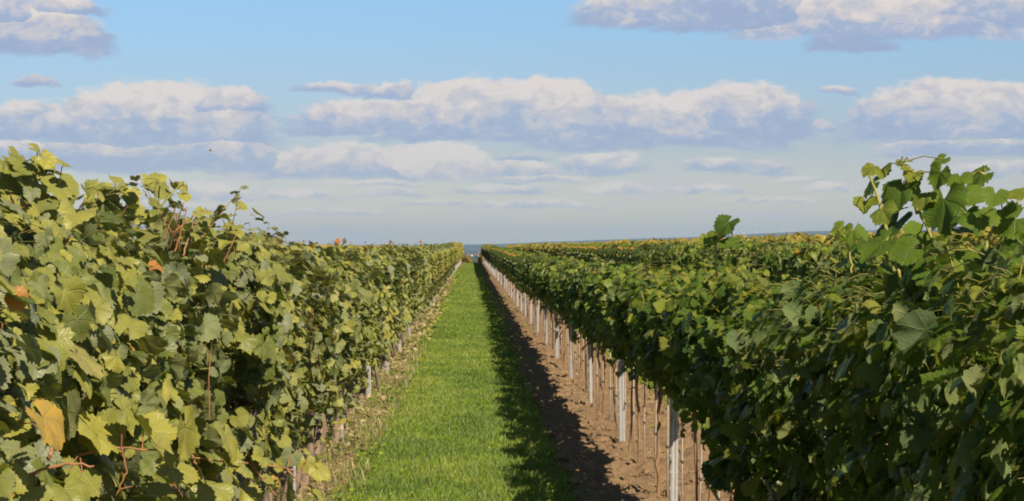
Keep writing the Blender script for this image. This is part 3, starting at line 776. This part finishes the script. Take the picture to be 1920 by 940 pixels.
# ------------------------------------------------------------------ individual shoots, each growing out of its own vine
from mathutils import Matrix
def at(px, py, D):
    """a point D metres down the rows that stands in the direction read off the photograph"""
    return np.array([(px-885)/4350*D, D, EYE+(463-py)/4350*D])
def nearest_vine(x, y):
    best = None
    for o in col.objects:
        if o.name.startswith('grapevine') and o.type == 'EMPTY':
            d = (o.location.x-x)**2+(o.location.y-y)**2
            if best is None or d < best[0]: best = (d, o)
    return best[1]
def adopt(o, r):
    o.parent = r; o.matrix_parent_inverse = (Matrix.Translation(r.location) @ r.rotation_euler.to_matrix().to_4x4()).inverted()
    return o
def shoot(kind, D, canes, leaves, seed, rad=.0045, mat=None, tonebase=.45, name='shoot'):
    """canes: lists of (px,py,dD); leaves: (px,py,size px,tone or None[,dD]) ; every leaf gets a petiole to the nearest cane"""
    rs = np.random.default_rng(seed); gs = []; cp = []
    for c in canes:
        g = Geo(); gs.append(g)
        pts = np.array([at(p[0], p[1], D+(p[2] if len(p) > 2 else 0)) for p in c]); n = 14
        u = np.linspace(0, 1, len(pts)); uu = np.linspace(0, 1, n); q = np.column_stack([np.interp(uu, u, pts[:, k]) for k in range(3)])
        for _ in range(2): q[1:-1] = (q[:-2]+2*q[1:-1]+q[2:])/4
        q += rs.normal(0, .0015, q.shape)
        rr = np.linspace(rad, rad*.45, n)*(1+.25*(np.arange(n) % 4 == 0)); g.tube(q, rr, 7); cp.append(q)
    allc = np.vstack(cp) if cp else None
    P = []; S = []; TN = []; N = []; T = []
    for L in leaves:
        px, py, sz, tone = L[:4]; dD = L[4] if len(L) > 4 else rs.uniform(-.12, .12)
        c = at(px, py, D+dD); s = .84*sz/4350*D
        side = -1 if kind == 'R' else 1
        N_, T_ = orient(np.array([side*.6]), 1, rs, sunw=.8, rnd=.38, up=.45); 
        t = T_[0]; t = t/np.linalg.norm(t)
        b = c-t*s*.25; P.append(b); S.append(s); N.append(N_[0]); T.append(T_[0]); TN.append(tonebase+rs.normal(0, .12) if tone is None else tone)
        if allc is not None:
            j = np.argmin(np.linalg.norm(allc-b, axis=1)); a = allc[j]; g = gs[j//14]
            if np.linalg.norm(a-b) < .22: g.tube(np.array([a, (a+b)/2+[0, 0, .012], b]), .0016, 5, caps=False)
    r = nearest_vine(*(np.mean(P, 0)[:2]))
    cms = [add(name, g.mesh('shoot', mat or M['cane_green'])) for g in gs]; cm = cms[0]
    lm = add('leaves', leaves_mesh('leaves', np.array(P), np.array(N), np.array(T), np.array(S), np.clip(np.array(TN), 0, 1), 0, M['leaf'+kind], rs))
    for c in cms: adopt(c, r)
    lm.parent = cm
# tall shoots of the right row
shoot('R', 6.3, [[(1795, 600), (1768, 500), (1742, 425), (1722, 385), (1700, 345)], [(1660, 540), (1668, 450), (1655, 390), (1640, 345), (1622, 312)],
                 [(1780, 520), (1777, 440), (1782, 385), (1800, 345), (1835, 318), (1852, 325)], [(1725, 400), (1705, 350), (1698, 320), (1697, 300)],
                 [(1700, 600), (1690, 520), (1672, 470)]],
      [(1692, 358, 62, .30), (1655, 325, 34, .6), (1632, 318, 26, .66), (1625, 382, 36, .62), (1656, 392, 40, .58), (1682, 430, 66, .22), (1648, 462, 60, .42),
       (1762, 330, 40, .5), (1770, 303, 26, .45), (1802, 335, 38, .5), (1840, 330, 44, .35), (1778, 388, 72, .3), (1828, 372, 50, .45), (1722, 438, 48, .5),
       (1812, 440, 50, .3), (1700, 472, 52, .35), (1748, 505, 66, .28), (1640, 505, 56, .3), (1785, 460, 42, .25), (1740, 372, 42, .6), (1716, 330, 30, .65),
       (1640, 350, 38, .4), (1680, 395, 46, .3), (1800, 405, 60, .3), (1695, 520, 60, .4), (1830, 480, 56, .45), (1700, 315, 16, .7), (1690, 305, 13, .8), (1708, 303, 12, .7)], 1, .006)
shoot('R', 5.6, [[(1870, 560), (1882, 470), (1898, 410), (1925, 350)], [(1850, 470), (1868, 420), (1895, 392)]],
      [(1852, 410, 48, .5), (1868, 372, 40, .45), (1905, 420, 56, .4), (1918, 368, 40, .6), (1880, 490, 80, .3), (1920, 470, 62, .3), (1900, 540, 76, .35)], 2, .005)
shoot('R', 8.4, [[(1600, 520), (1594, 470), (1580, 432)]], [(1585, 432, 34, .55), (1602, 440, 42, .45), (1572, 438, 26, .6), (1612, 462, 42, .3), (1590, 485, 40, .3)], 3)
shoot('R', 10.2, [[(1345, 520), (1342, 460), (1352, 430)]], [(1362, 424, 40, .22, -.1), (1338, 440, 24, .6), (1345, 455, 36, .35), (1372, 462, 36, .35), (1325, 452, 26, .55)], 4)
# tuft and shoots of the left row
shoot('L', 6.2, [[(70, 480), (72, 400), (68, 350), (74, 312)], [(60, 420), (45, 360), (34, 330)], [(80, 420), (100, 370), (116, 335)]],
      [(30, 345, 80, .42), (75, 292, 44, .55), (50, 303, 46, .4), (96, 332, 54, .55), (115, 352, 58, .45), (62, 320, 50, .4), (28, 300, 40, .5), (130, 335, 40, .6), (0, 340, 60, .5), (95, 300, 34, .6), (66, 390, 70, .35), (20, 400, 70, .45), (20, 312, 40, .45), (124, 312, 27, .62),
       (76, 372, 36, .6), (88, 305, 30, .6), (45, 330, 40, .35), (142, 408, 52, .62), (10, 380, 46, .5), (60, 350, 40, .3), (118, 385, 40, .35), (30, 425, 50, .72), (95, 430, 48, .25)], 5, .005)
shoot('L', 8.4, [[(295, 430), (300, 370), (302, 335)], [(300, 390), (322, 365), (340, 345)], [(225, 410), (222, 370), (218, 345)]],
      [(302, 352, 50, .42), (276, 338, 20, .6), (300, 334, 20, .6), (328, 348, 21, .6), (345, 352, 19, .55), (346, 370, 22, .6), (326, 380, 24, .6), (282, 352, 24, .5),
       (222, 342, 32, .62), (205, 355, 28, .3), (240, 360, 32, .4), (180, 352, 30, .4), (260, 375, 34, .4), (165, 358, 26, .3), (200, 385, 42, .4), (230, 392, 46, .3), (255, 402, 40, .5), (188, 412, 44, .3), (225, 425, 50, .25), (272, 408, 42, .45), (245, 372, 34, .6), (210, 362, 30, .55), (290, 400, 40, .3), (180, 380, 36, .6), (205, 440, 50, .4), (260, 440, 50, .35)], 6)
shoot('L', 7.6, [[(318, 470, 0), (346, 380, -.1)], [(330, 475), (352, 388)], [(338, 470, .05), (332, 398)], [(322, 440), (362, 408)], [(345, 480), (368, 402, .1)], [(310, 450), (330, 390)], [(420, 492, .6), (445, 438, .6)]],
      [(380, 396, 19, .6), (372, 402, 17, .55), (390, 400, 16, .62), (384, 415, 22, .4)], 7, .0032, M['cane_red'])
# growth leaning out of the left row, low in the foreground
shoot('L', 4.75, [[(15, 906), (70, 884), (125, 868), (180, 872)], [(95, 860), (100, 820)]], [(82, 800, 82, .955, -.15), (20, 800, 66, .62), (35, 850, 52, .7), (10, 900, 70, .5), (60, 920, 60, .45)], 8, .0042, M['cane_red'])
shoot('L', 5.3, [[(150, 850), (230, 838), (330, 850), (430, 868)], [(230, 838), (240, 880), (220, 930)], [(360, 850), (380, 900)]],
      [(185, 822, 92, .60), (272, 815, 82, .58), (352, 818, 86, .55), (430, 828, 66, .55), (300, 850, 60, .62), (225, 890, 74, .5), (160, 890, 70, .45), (330, 890, 66, .55),
       (390, 920, 66, .45), (285, 935, 70, .4), (120, 930, 70, .4), (450, 880, 44, .6), (420, 860, 44, .5), (240, 775, 52, .45)], 9, .0030, M['cane_red'])
shoot('L', 7.4, [[(415, 862), (470, 868), (530, 876), (575, 890)], [(470, 868), (500, 905), (520, 930)], [(540, 880), (560, 905), (590, 915)]],
      [(545, 858, 30, .72), (602, 885, 32, .58), (452, 920, 54, .56), (540, 925, 54, .58), (592, 930, 44, .58), (490, 855, 36, .5), (575, 870, 26, .6), (500, 900, 24, .5)], 10, .0035, M['cane_red'])

# ------------------------------------------------------------------ row ends, turned in autumn
def sprawl(cx, cy, hx, hy, h, seed, name, label, mat, slope=0):
    rs = np.random.default_rng(seed); n = 420; u = rs.uniform(-1, 1, (n, 3)); u[:, 2] = rs.random(n)
    ok = u[:, 0]**2+u[:, 1]**2+u[:, 2]**2 < 1.1; u = u[ok]; n = len(u)
    x = u[:, 0]*hx; y = u[:, 1]*hy; z = .08+u[:, 2]*h*(1-slope*(u[:, 0]+1)/2)
    P = np.column_stack([x, y, z]); N, T = orient(np.sign(u[:, 0]), n, rs)
    r = empty(name, (cx, cy, float(gz(cx, cy)))); tag(r, label, 'grapevine')
    add('foliage', leaves_mesh('foliage', P, N, T, rs.uniform(.08, .15, n), rs.random(n), 2, mat, rs), r)
    g = Geo(); g.tube(np.array([(0, 0, -.05), (.03, 0, h*.3), (0, .03, h*.75)]), [.05, .04, .02], 7); add('trunk', g.mesh('trunk', M['bark_old']), r)
sprawl(-.55, END+.8, .62, .8, 1.5, 2, 'end_grapevine', 'orange autumn grapevine sloping to the ground at the far end of the left row', M['leafOrange'], .9)
sprawl(.92, END+.5, .26, .5, 1.0, 3, 'end_grapevine', 'small reddish autumn vine at the far end of the right row beside the gap', M['leafOrange'], -.2)
r = empty('end_post', (XR-.22, END-.5, float(gz(XR, END)))); tag(r, 'pale end post leaning at the far end of the right row', 'post'); r.rotation_euler = (.12, -.03, 0)
g = Geo(); g.tube(np.array([(0, 0, -.1), (0, 0, 1.7)]), .05, 8); add('post_shaft', g.mesh('post_shaft', M['steel']), r)
g = Geo(); g.tube(np.array([(0, 0, 1.5), (.05, 1.5, .02)]), .006, 5); add('stay_wire', g.mesh('stay_wire', M['wire']), r)

# ------------------------------------------------------------------ weeds, clods, fallen leaves
def ground_leaves(name, xr, yr, n, size, zr, mat, label, cat, seed, up=1.2, clump=True):
    rs = np.random.default_rng(seed); y = np.exp(rs.uniform(math.log(yr[0]), math.log(yr[1]), n)); x = rs.uniform(*xr, n)
    if clump: k = fbm(x*3.1, y*1.9, seed, 3) > rs.uniform(-.12, .22, n); x = x[k]; y = y[k]
    n = len(x); P = np.column_stack([x, y, gz(x, y)+rs.uniform(*zr, n)])
    N = np.column_stack([rs.normal(0, .5, n), rs.normal(-.1, .5, n), np.full(n, up)]); T = rs.normal(0, 1, (n, 3))
    me = leaves_mesh(name, P, N, T, size*rs.uniform(.5, 1.4, n)*np.clip(y/25, .8, 2.5), rs.random(n), 2, mat, rs)
    tag(add(name, me), label, cat, kind='stuff')
ground_leaves('weeds', (-1.30, -.70), (9, 200), 16000, .020, (.0, .11), M['grass'], 'low green weeds along the foot of the left vine row', 'weeds', 41)
ground_leaves('weeds', (.42, .88), (9, 200), 9000, .016, (.01, .09), M['grass'], 'tufts of small weeds on the shaded edge between grass and soil', 'weeds', 42)
ground_leaves('weeds', (1.5, 3.4), (8, 90), 14000, .020, (.0, .05), M['grass'], 'yellow-green weeds creeping over the soil beyond the right posts', 'weeds', 43)
ground_leaves('weeds', (.75, 1.9), (9, 80), 5200, .015, (.02, .06), M['grass'], 'sparse small weeds sprouting in the bare soil under the right row', 'weeds', 46)
ground_leaves('weeds', (-1.5, -.85), (9, 120), 9000, .026, (.02, .22), M['dry'], 'dry brownish weeds among the trunks of the left row', 'weeds', 47)
ground_leaves('fallen_leaves', (-1.6, -.75), (9, 90), 260, .034, (.02, .06), M['dry'], 'dry fallen leaves under the left row', 'fallen leaves', 44, clump=False)
ground_leaves('fallen_leaves', (.8, 2.1), (9, 70), 160, .03, (.03, .05), M['dry'], 'few fallen leaves lying on the bare soil', 'fallen leaves', 45, clump=False)
def clods():
    rs = np.random.default_rng(9); g = Geo(); n = 3400
    for i in range(n):
        y = math.exp(rs.uniform(math.log(9), math.log(75))); x = rs.uniform(.70, 2.05); s = .013*rs.lognormal(0, .6)*(1+y/60)
        s = min(s, .045)
        z = float(gz(x, y))+.04
        g.sphere((x, y, z), (s*rs.uniform(.8, 1.5), s*rs.uniform(.8, 1.5), s*.75), 6, 4, .22, rs)
    tag(add('soil_clods', g.mesh('soil_clods', M['soil'], smooth=False)), 'crumbly clods of brown soil under the right row', 'soil', kind='stuff')
clods()

# ------------------------------------------------------------------ the plain, village and hills beyond
m, t, out = new_mat('wooded_hills'); pos = t.n.new('ShaderNodeNewGeometry').outputs['Position']
n = t.noise(pos, .0009, 5, .6); c = t.ramp(n, [(.35, (.020, .035, .022)), (.5, (.04, .05, .03)), (.66, (.11, .10, .06))])
p = principled(t, c, .95, .1); t.l.new(p.outputs[0], out.inputs[0]); M['hills'] = m
def ridge(D, prof, depth, seed, name='hills'):
    px = np.array([a for a, b in prof]); py = np.array([b for a, b in prof]); xs = np.linspace(-4200, 6200, 260)
    top = EYE+(463-np.interp(xs, px, py)-1.1*fbm(xs*.013, xs*0+1, seed, 4)*2)/4350*D
    vs = np.linspace(-1, 1, 22); X = (xs[None]-885)/4350*(D+vs[:, None]*depth); Y = D+vs[:, None]*depth+0*xs[None]
    prof2 = np.cos(vs*math.pi/2)**1.3; Z = -66+(top[None]+66)*prof2[:, None]+6*fbm(X*.002, Y*.002, seed, 4)*(1-np.abs(vs[:, None]))*4*(np.abs(vs[:, None]) > .08)
    V = np.stack([X, Y, Z], -1).reshape(-1, 3); a, b = X.shape; i = np.arange(a*b).reshape(a, b)
    F = np.stack([i[:-1, :-1], i[:-1, 1:], i[1:, 1:], i[1:, :-1]], -1).reshape(-1, 4)
    tag(add(name, np_mesh(name, V, F, M['hills'])), kind='structure')
PROF = [(-4500, 452), (0, 458), (600, 460), (860, 459.5), (940, 458), (1000, 455), (1150, 449.5), (1300, 445), (1400, 440), (1500, 434), (1600, 432), (1760, 431), (1900, 420), (2400, 424), (6500, 440)]
ridge(30000, PROF, 3500, 3)
ridge(21000, [(-4500, 466), (800, 469), (860, 467), (900, 469), (6500, 462)], 1500, 8)

# forest belt at the foot of the slope
rs = np.random.default_rng(21); n = 9000
g_x = rs.uniform(-1300, 1300, n); g_y = rs.uniform(6500, 9600, n); 
P = np.column_stack([g_x, g_y, np.full(n, -62)+rs.uniform(2, 15, n)]); N = rs.normal(0, .6, (n, 3))+[0, -.4, .8]; T = rs.normal(0, 1, (n, 3))
M['forest'] = leaf_material('forest', [(0, (.02, .04, .015)), (1, (.05, .07, .03))], False)
tag(add('forest', leaves_mesh('forest', P, N, T, rs.uniform(12, 24, n), rs.random(n), 2, M['forest'], rs)), 'dark blue strip of forest in the plain beyond the gap between the rows', 'forest', kind='stuff')

def house(cx, cy, w, d, h, rz, label):
    z0 = -62.3; r = empty('house', (cx, cy, z0), rz); tag(r, label, 'house', 'white houses of the far village')
    g = Geo(); g.box(-w/2, w/2, -d/2, d/2, -1, h); k = g.addv([(-w/2, -d/2, h), (-w/2, d/2, h), (-w/2, 0, h+d*.35), (w/2, -d/2, h), (w/2, d/2, h), (w/2, 0, h+d*.35)])
    g.T += [(k, k+2, k+1), (k+3, k+4, k+5)]; add('wall', g.mesh('wall', M['plaster'], False), r)
    g = Geo(); e = .6
    for s in (-1, 1):
        k = g.addv([(-w/2-e, s*(d/2+e), h-.2), (w/2+e, s*(d/2+e), h-.2), (w/2+e, 0, h+d*.35+.2), (-w/2-e, 0, h+d*.35+.2)]); g.Q.append((k, k+1, k+2, k+3))
    add('roof', g.mesh('roof', M['rooftile'], False), r)
    for q in (-.3, 0, .3):
        g = Geo(); g.box(q*w-.6, q*w+.6, -d/2-.1, -d/2+.05, h*.35, h*.35+1.6); add('window', g.mesh('window', M['window'], False), r)
for k, (px, D, w, lab) in enumerate([(878, 14600, 15, 'leftmost small white house of the far village in the gap'), (881.5, 14900, 17, 'white house second from the left in the far village'),
                                     (884.6, 15200, 12, 'white house in the middle of the far village in the gap'), (888.2, 14800, 16, 'larger white house right of the middle of the far village'),
                                     (892.4, 15300, 13, 'white house near the right end of the far village'), (896.5, 15000, 12, 'rightmost small white house of the far village, beside the vine end')]):
    house((px-885)/4350*D, D, w, 10, 8.5, [.1, -.2, .3, 0, -.1, .2][k], lab)

def turbine(px, D, hub, blade, phase, label):
    x = (px-885)/4350*D; yt = np.interp(px, [a for a, b in PROF], [b for a, b in PROF]); z0 = EYE+(463-yt)/4350*30000-18
    r = empty('wind_turbine', (x, D, z0)); tag(r, label, 'wind turbine', 'wind turbines on the horizon ridge')
    g = Geo(); g.tube(np.array([(0, 0, -30), (0, 0, hub)]), [3.6, 2.2], 10); add('tower', g.mesh('tower', M['turbine']), r)
    g = Geo(); g.box(-2, 2, -5, 6, hub-1.8, hub+2.2); add('nacelle', g.mesh('nacelle', M['turbine'], False), r)
    for k in range(3):
        a = phase+k*2.0944; d = np.array([math.sin(a), 0, math.cos(a)]); c = np.array([0, -6.5, hub])
        g = Geo(); g.tube(np.array([c, c+d*blade*.3, c+d*blade]), [1.2, 1.9, .4], 6); add('blade', g.mesh('blade', M['turbine']), r)
names = ['first', 'second', 'third', 'fourth', 'fifth', 'sixth', 'seventh', 'eighth', 'ninth', 'tenth']
for k, px in enumerate([1343, 1372, 1396, 1419, 1443, 1465, 1471, 1478, 1484, 1489]):
    turbine(px, 30000+((k*37) % 5)*150, 58, 34, k*.7, f'faint white wind turbine on the far ridge, {names[k]} from the left')

# a bird crossing the sky on the left
r = empty('bird', tuple(at(395, 283, 60))); tag(r, 'small brown bird flying below the cloud at the left', 'bird'); r.rotation_euler = (0, .25, .3); r.scale = (.7, .7, .7)
g = Geo(); u = np.linspace(0, 1, 9); g.tube(np.column_stack([(u-.5)*.17, 0*u, .01*np.sin(u*3)]), .022*np.sin(np.clip(u*.9+.06, 0, 1)*math.pi)**.7+.003, 8)
k = g.addv([(-.07, 0, .004), (-.13, -.022, .006), (-.13, .022, .006), (-.08, 0, -.003)]); g.T += [(k, k+1, k+2), (k+3, k+2, k+1), (k, k+2, k+3), (k, k+3, k+1)]
g.sphere((.082, 0, .008), (.017, .014, .014), 8, 6); g.tube(np.array([(.095, 0, .007), (.112, 0, .003)]), [.004, .001], 5)
add('body', g.mesh('body', M['feather']), r)
for s in (-1, 1):
    g = Geo(); k = g.addv([(.035, s*.012, .01), (-.03, s*.012, .012), (.03, s*.07, .05), (-.025, s*.075, .05), (.0, s*.135, .045), (-.02, s*.12, .046),
                           (.035, s*.012, .006), (-.03, s*.012, .008), (.03, s*.07, .046), (-.025, s*.075, .046)])
    g.Q += [(k, k+1, k+3, k+2), (k+2, k+3, k+5, k+4), (k+6, k+8, k+9, k+7), (k+8, k+4, k+5, k+9)]; add('wing', g.mesh('wing', M['feather']), r)

# ------------------------------------------------------------------ air
HAZE = 2.4e-5
def haze():
    g = Geo(); g.box(-14000, 14000, -400, 40000, -130, 330); m = bpy.data.materials.new('haze'); m.use_nodes = True; t = NT(m.node_tree); t.n.clear()
    out = t.n.new('ShaderNodeOutputMaterial'); v = t.n.new('ShaderNodeVolumePrincipled'); v.inputs['Color'].default_value = (.42, .64, 1.0, 1)
    v.inputs['Density'].default_value = HAZE; v.inputs['Anisotropy'].default_value = .1; t.l.new(v.outputs[0], out.inputs['Volume'])
    tag(add('haze', g.mesh('haze', m, False)), kind='stuff')
haze()
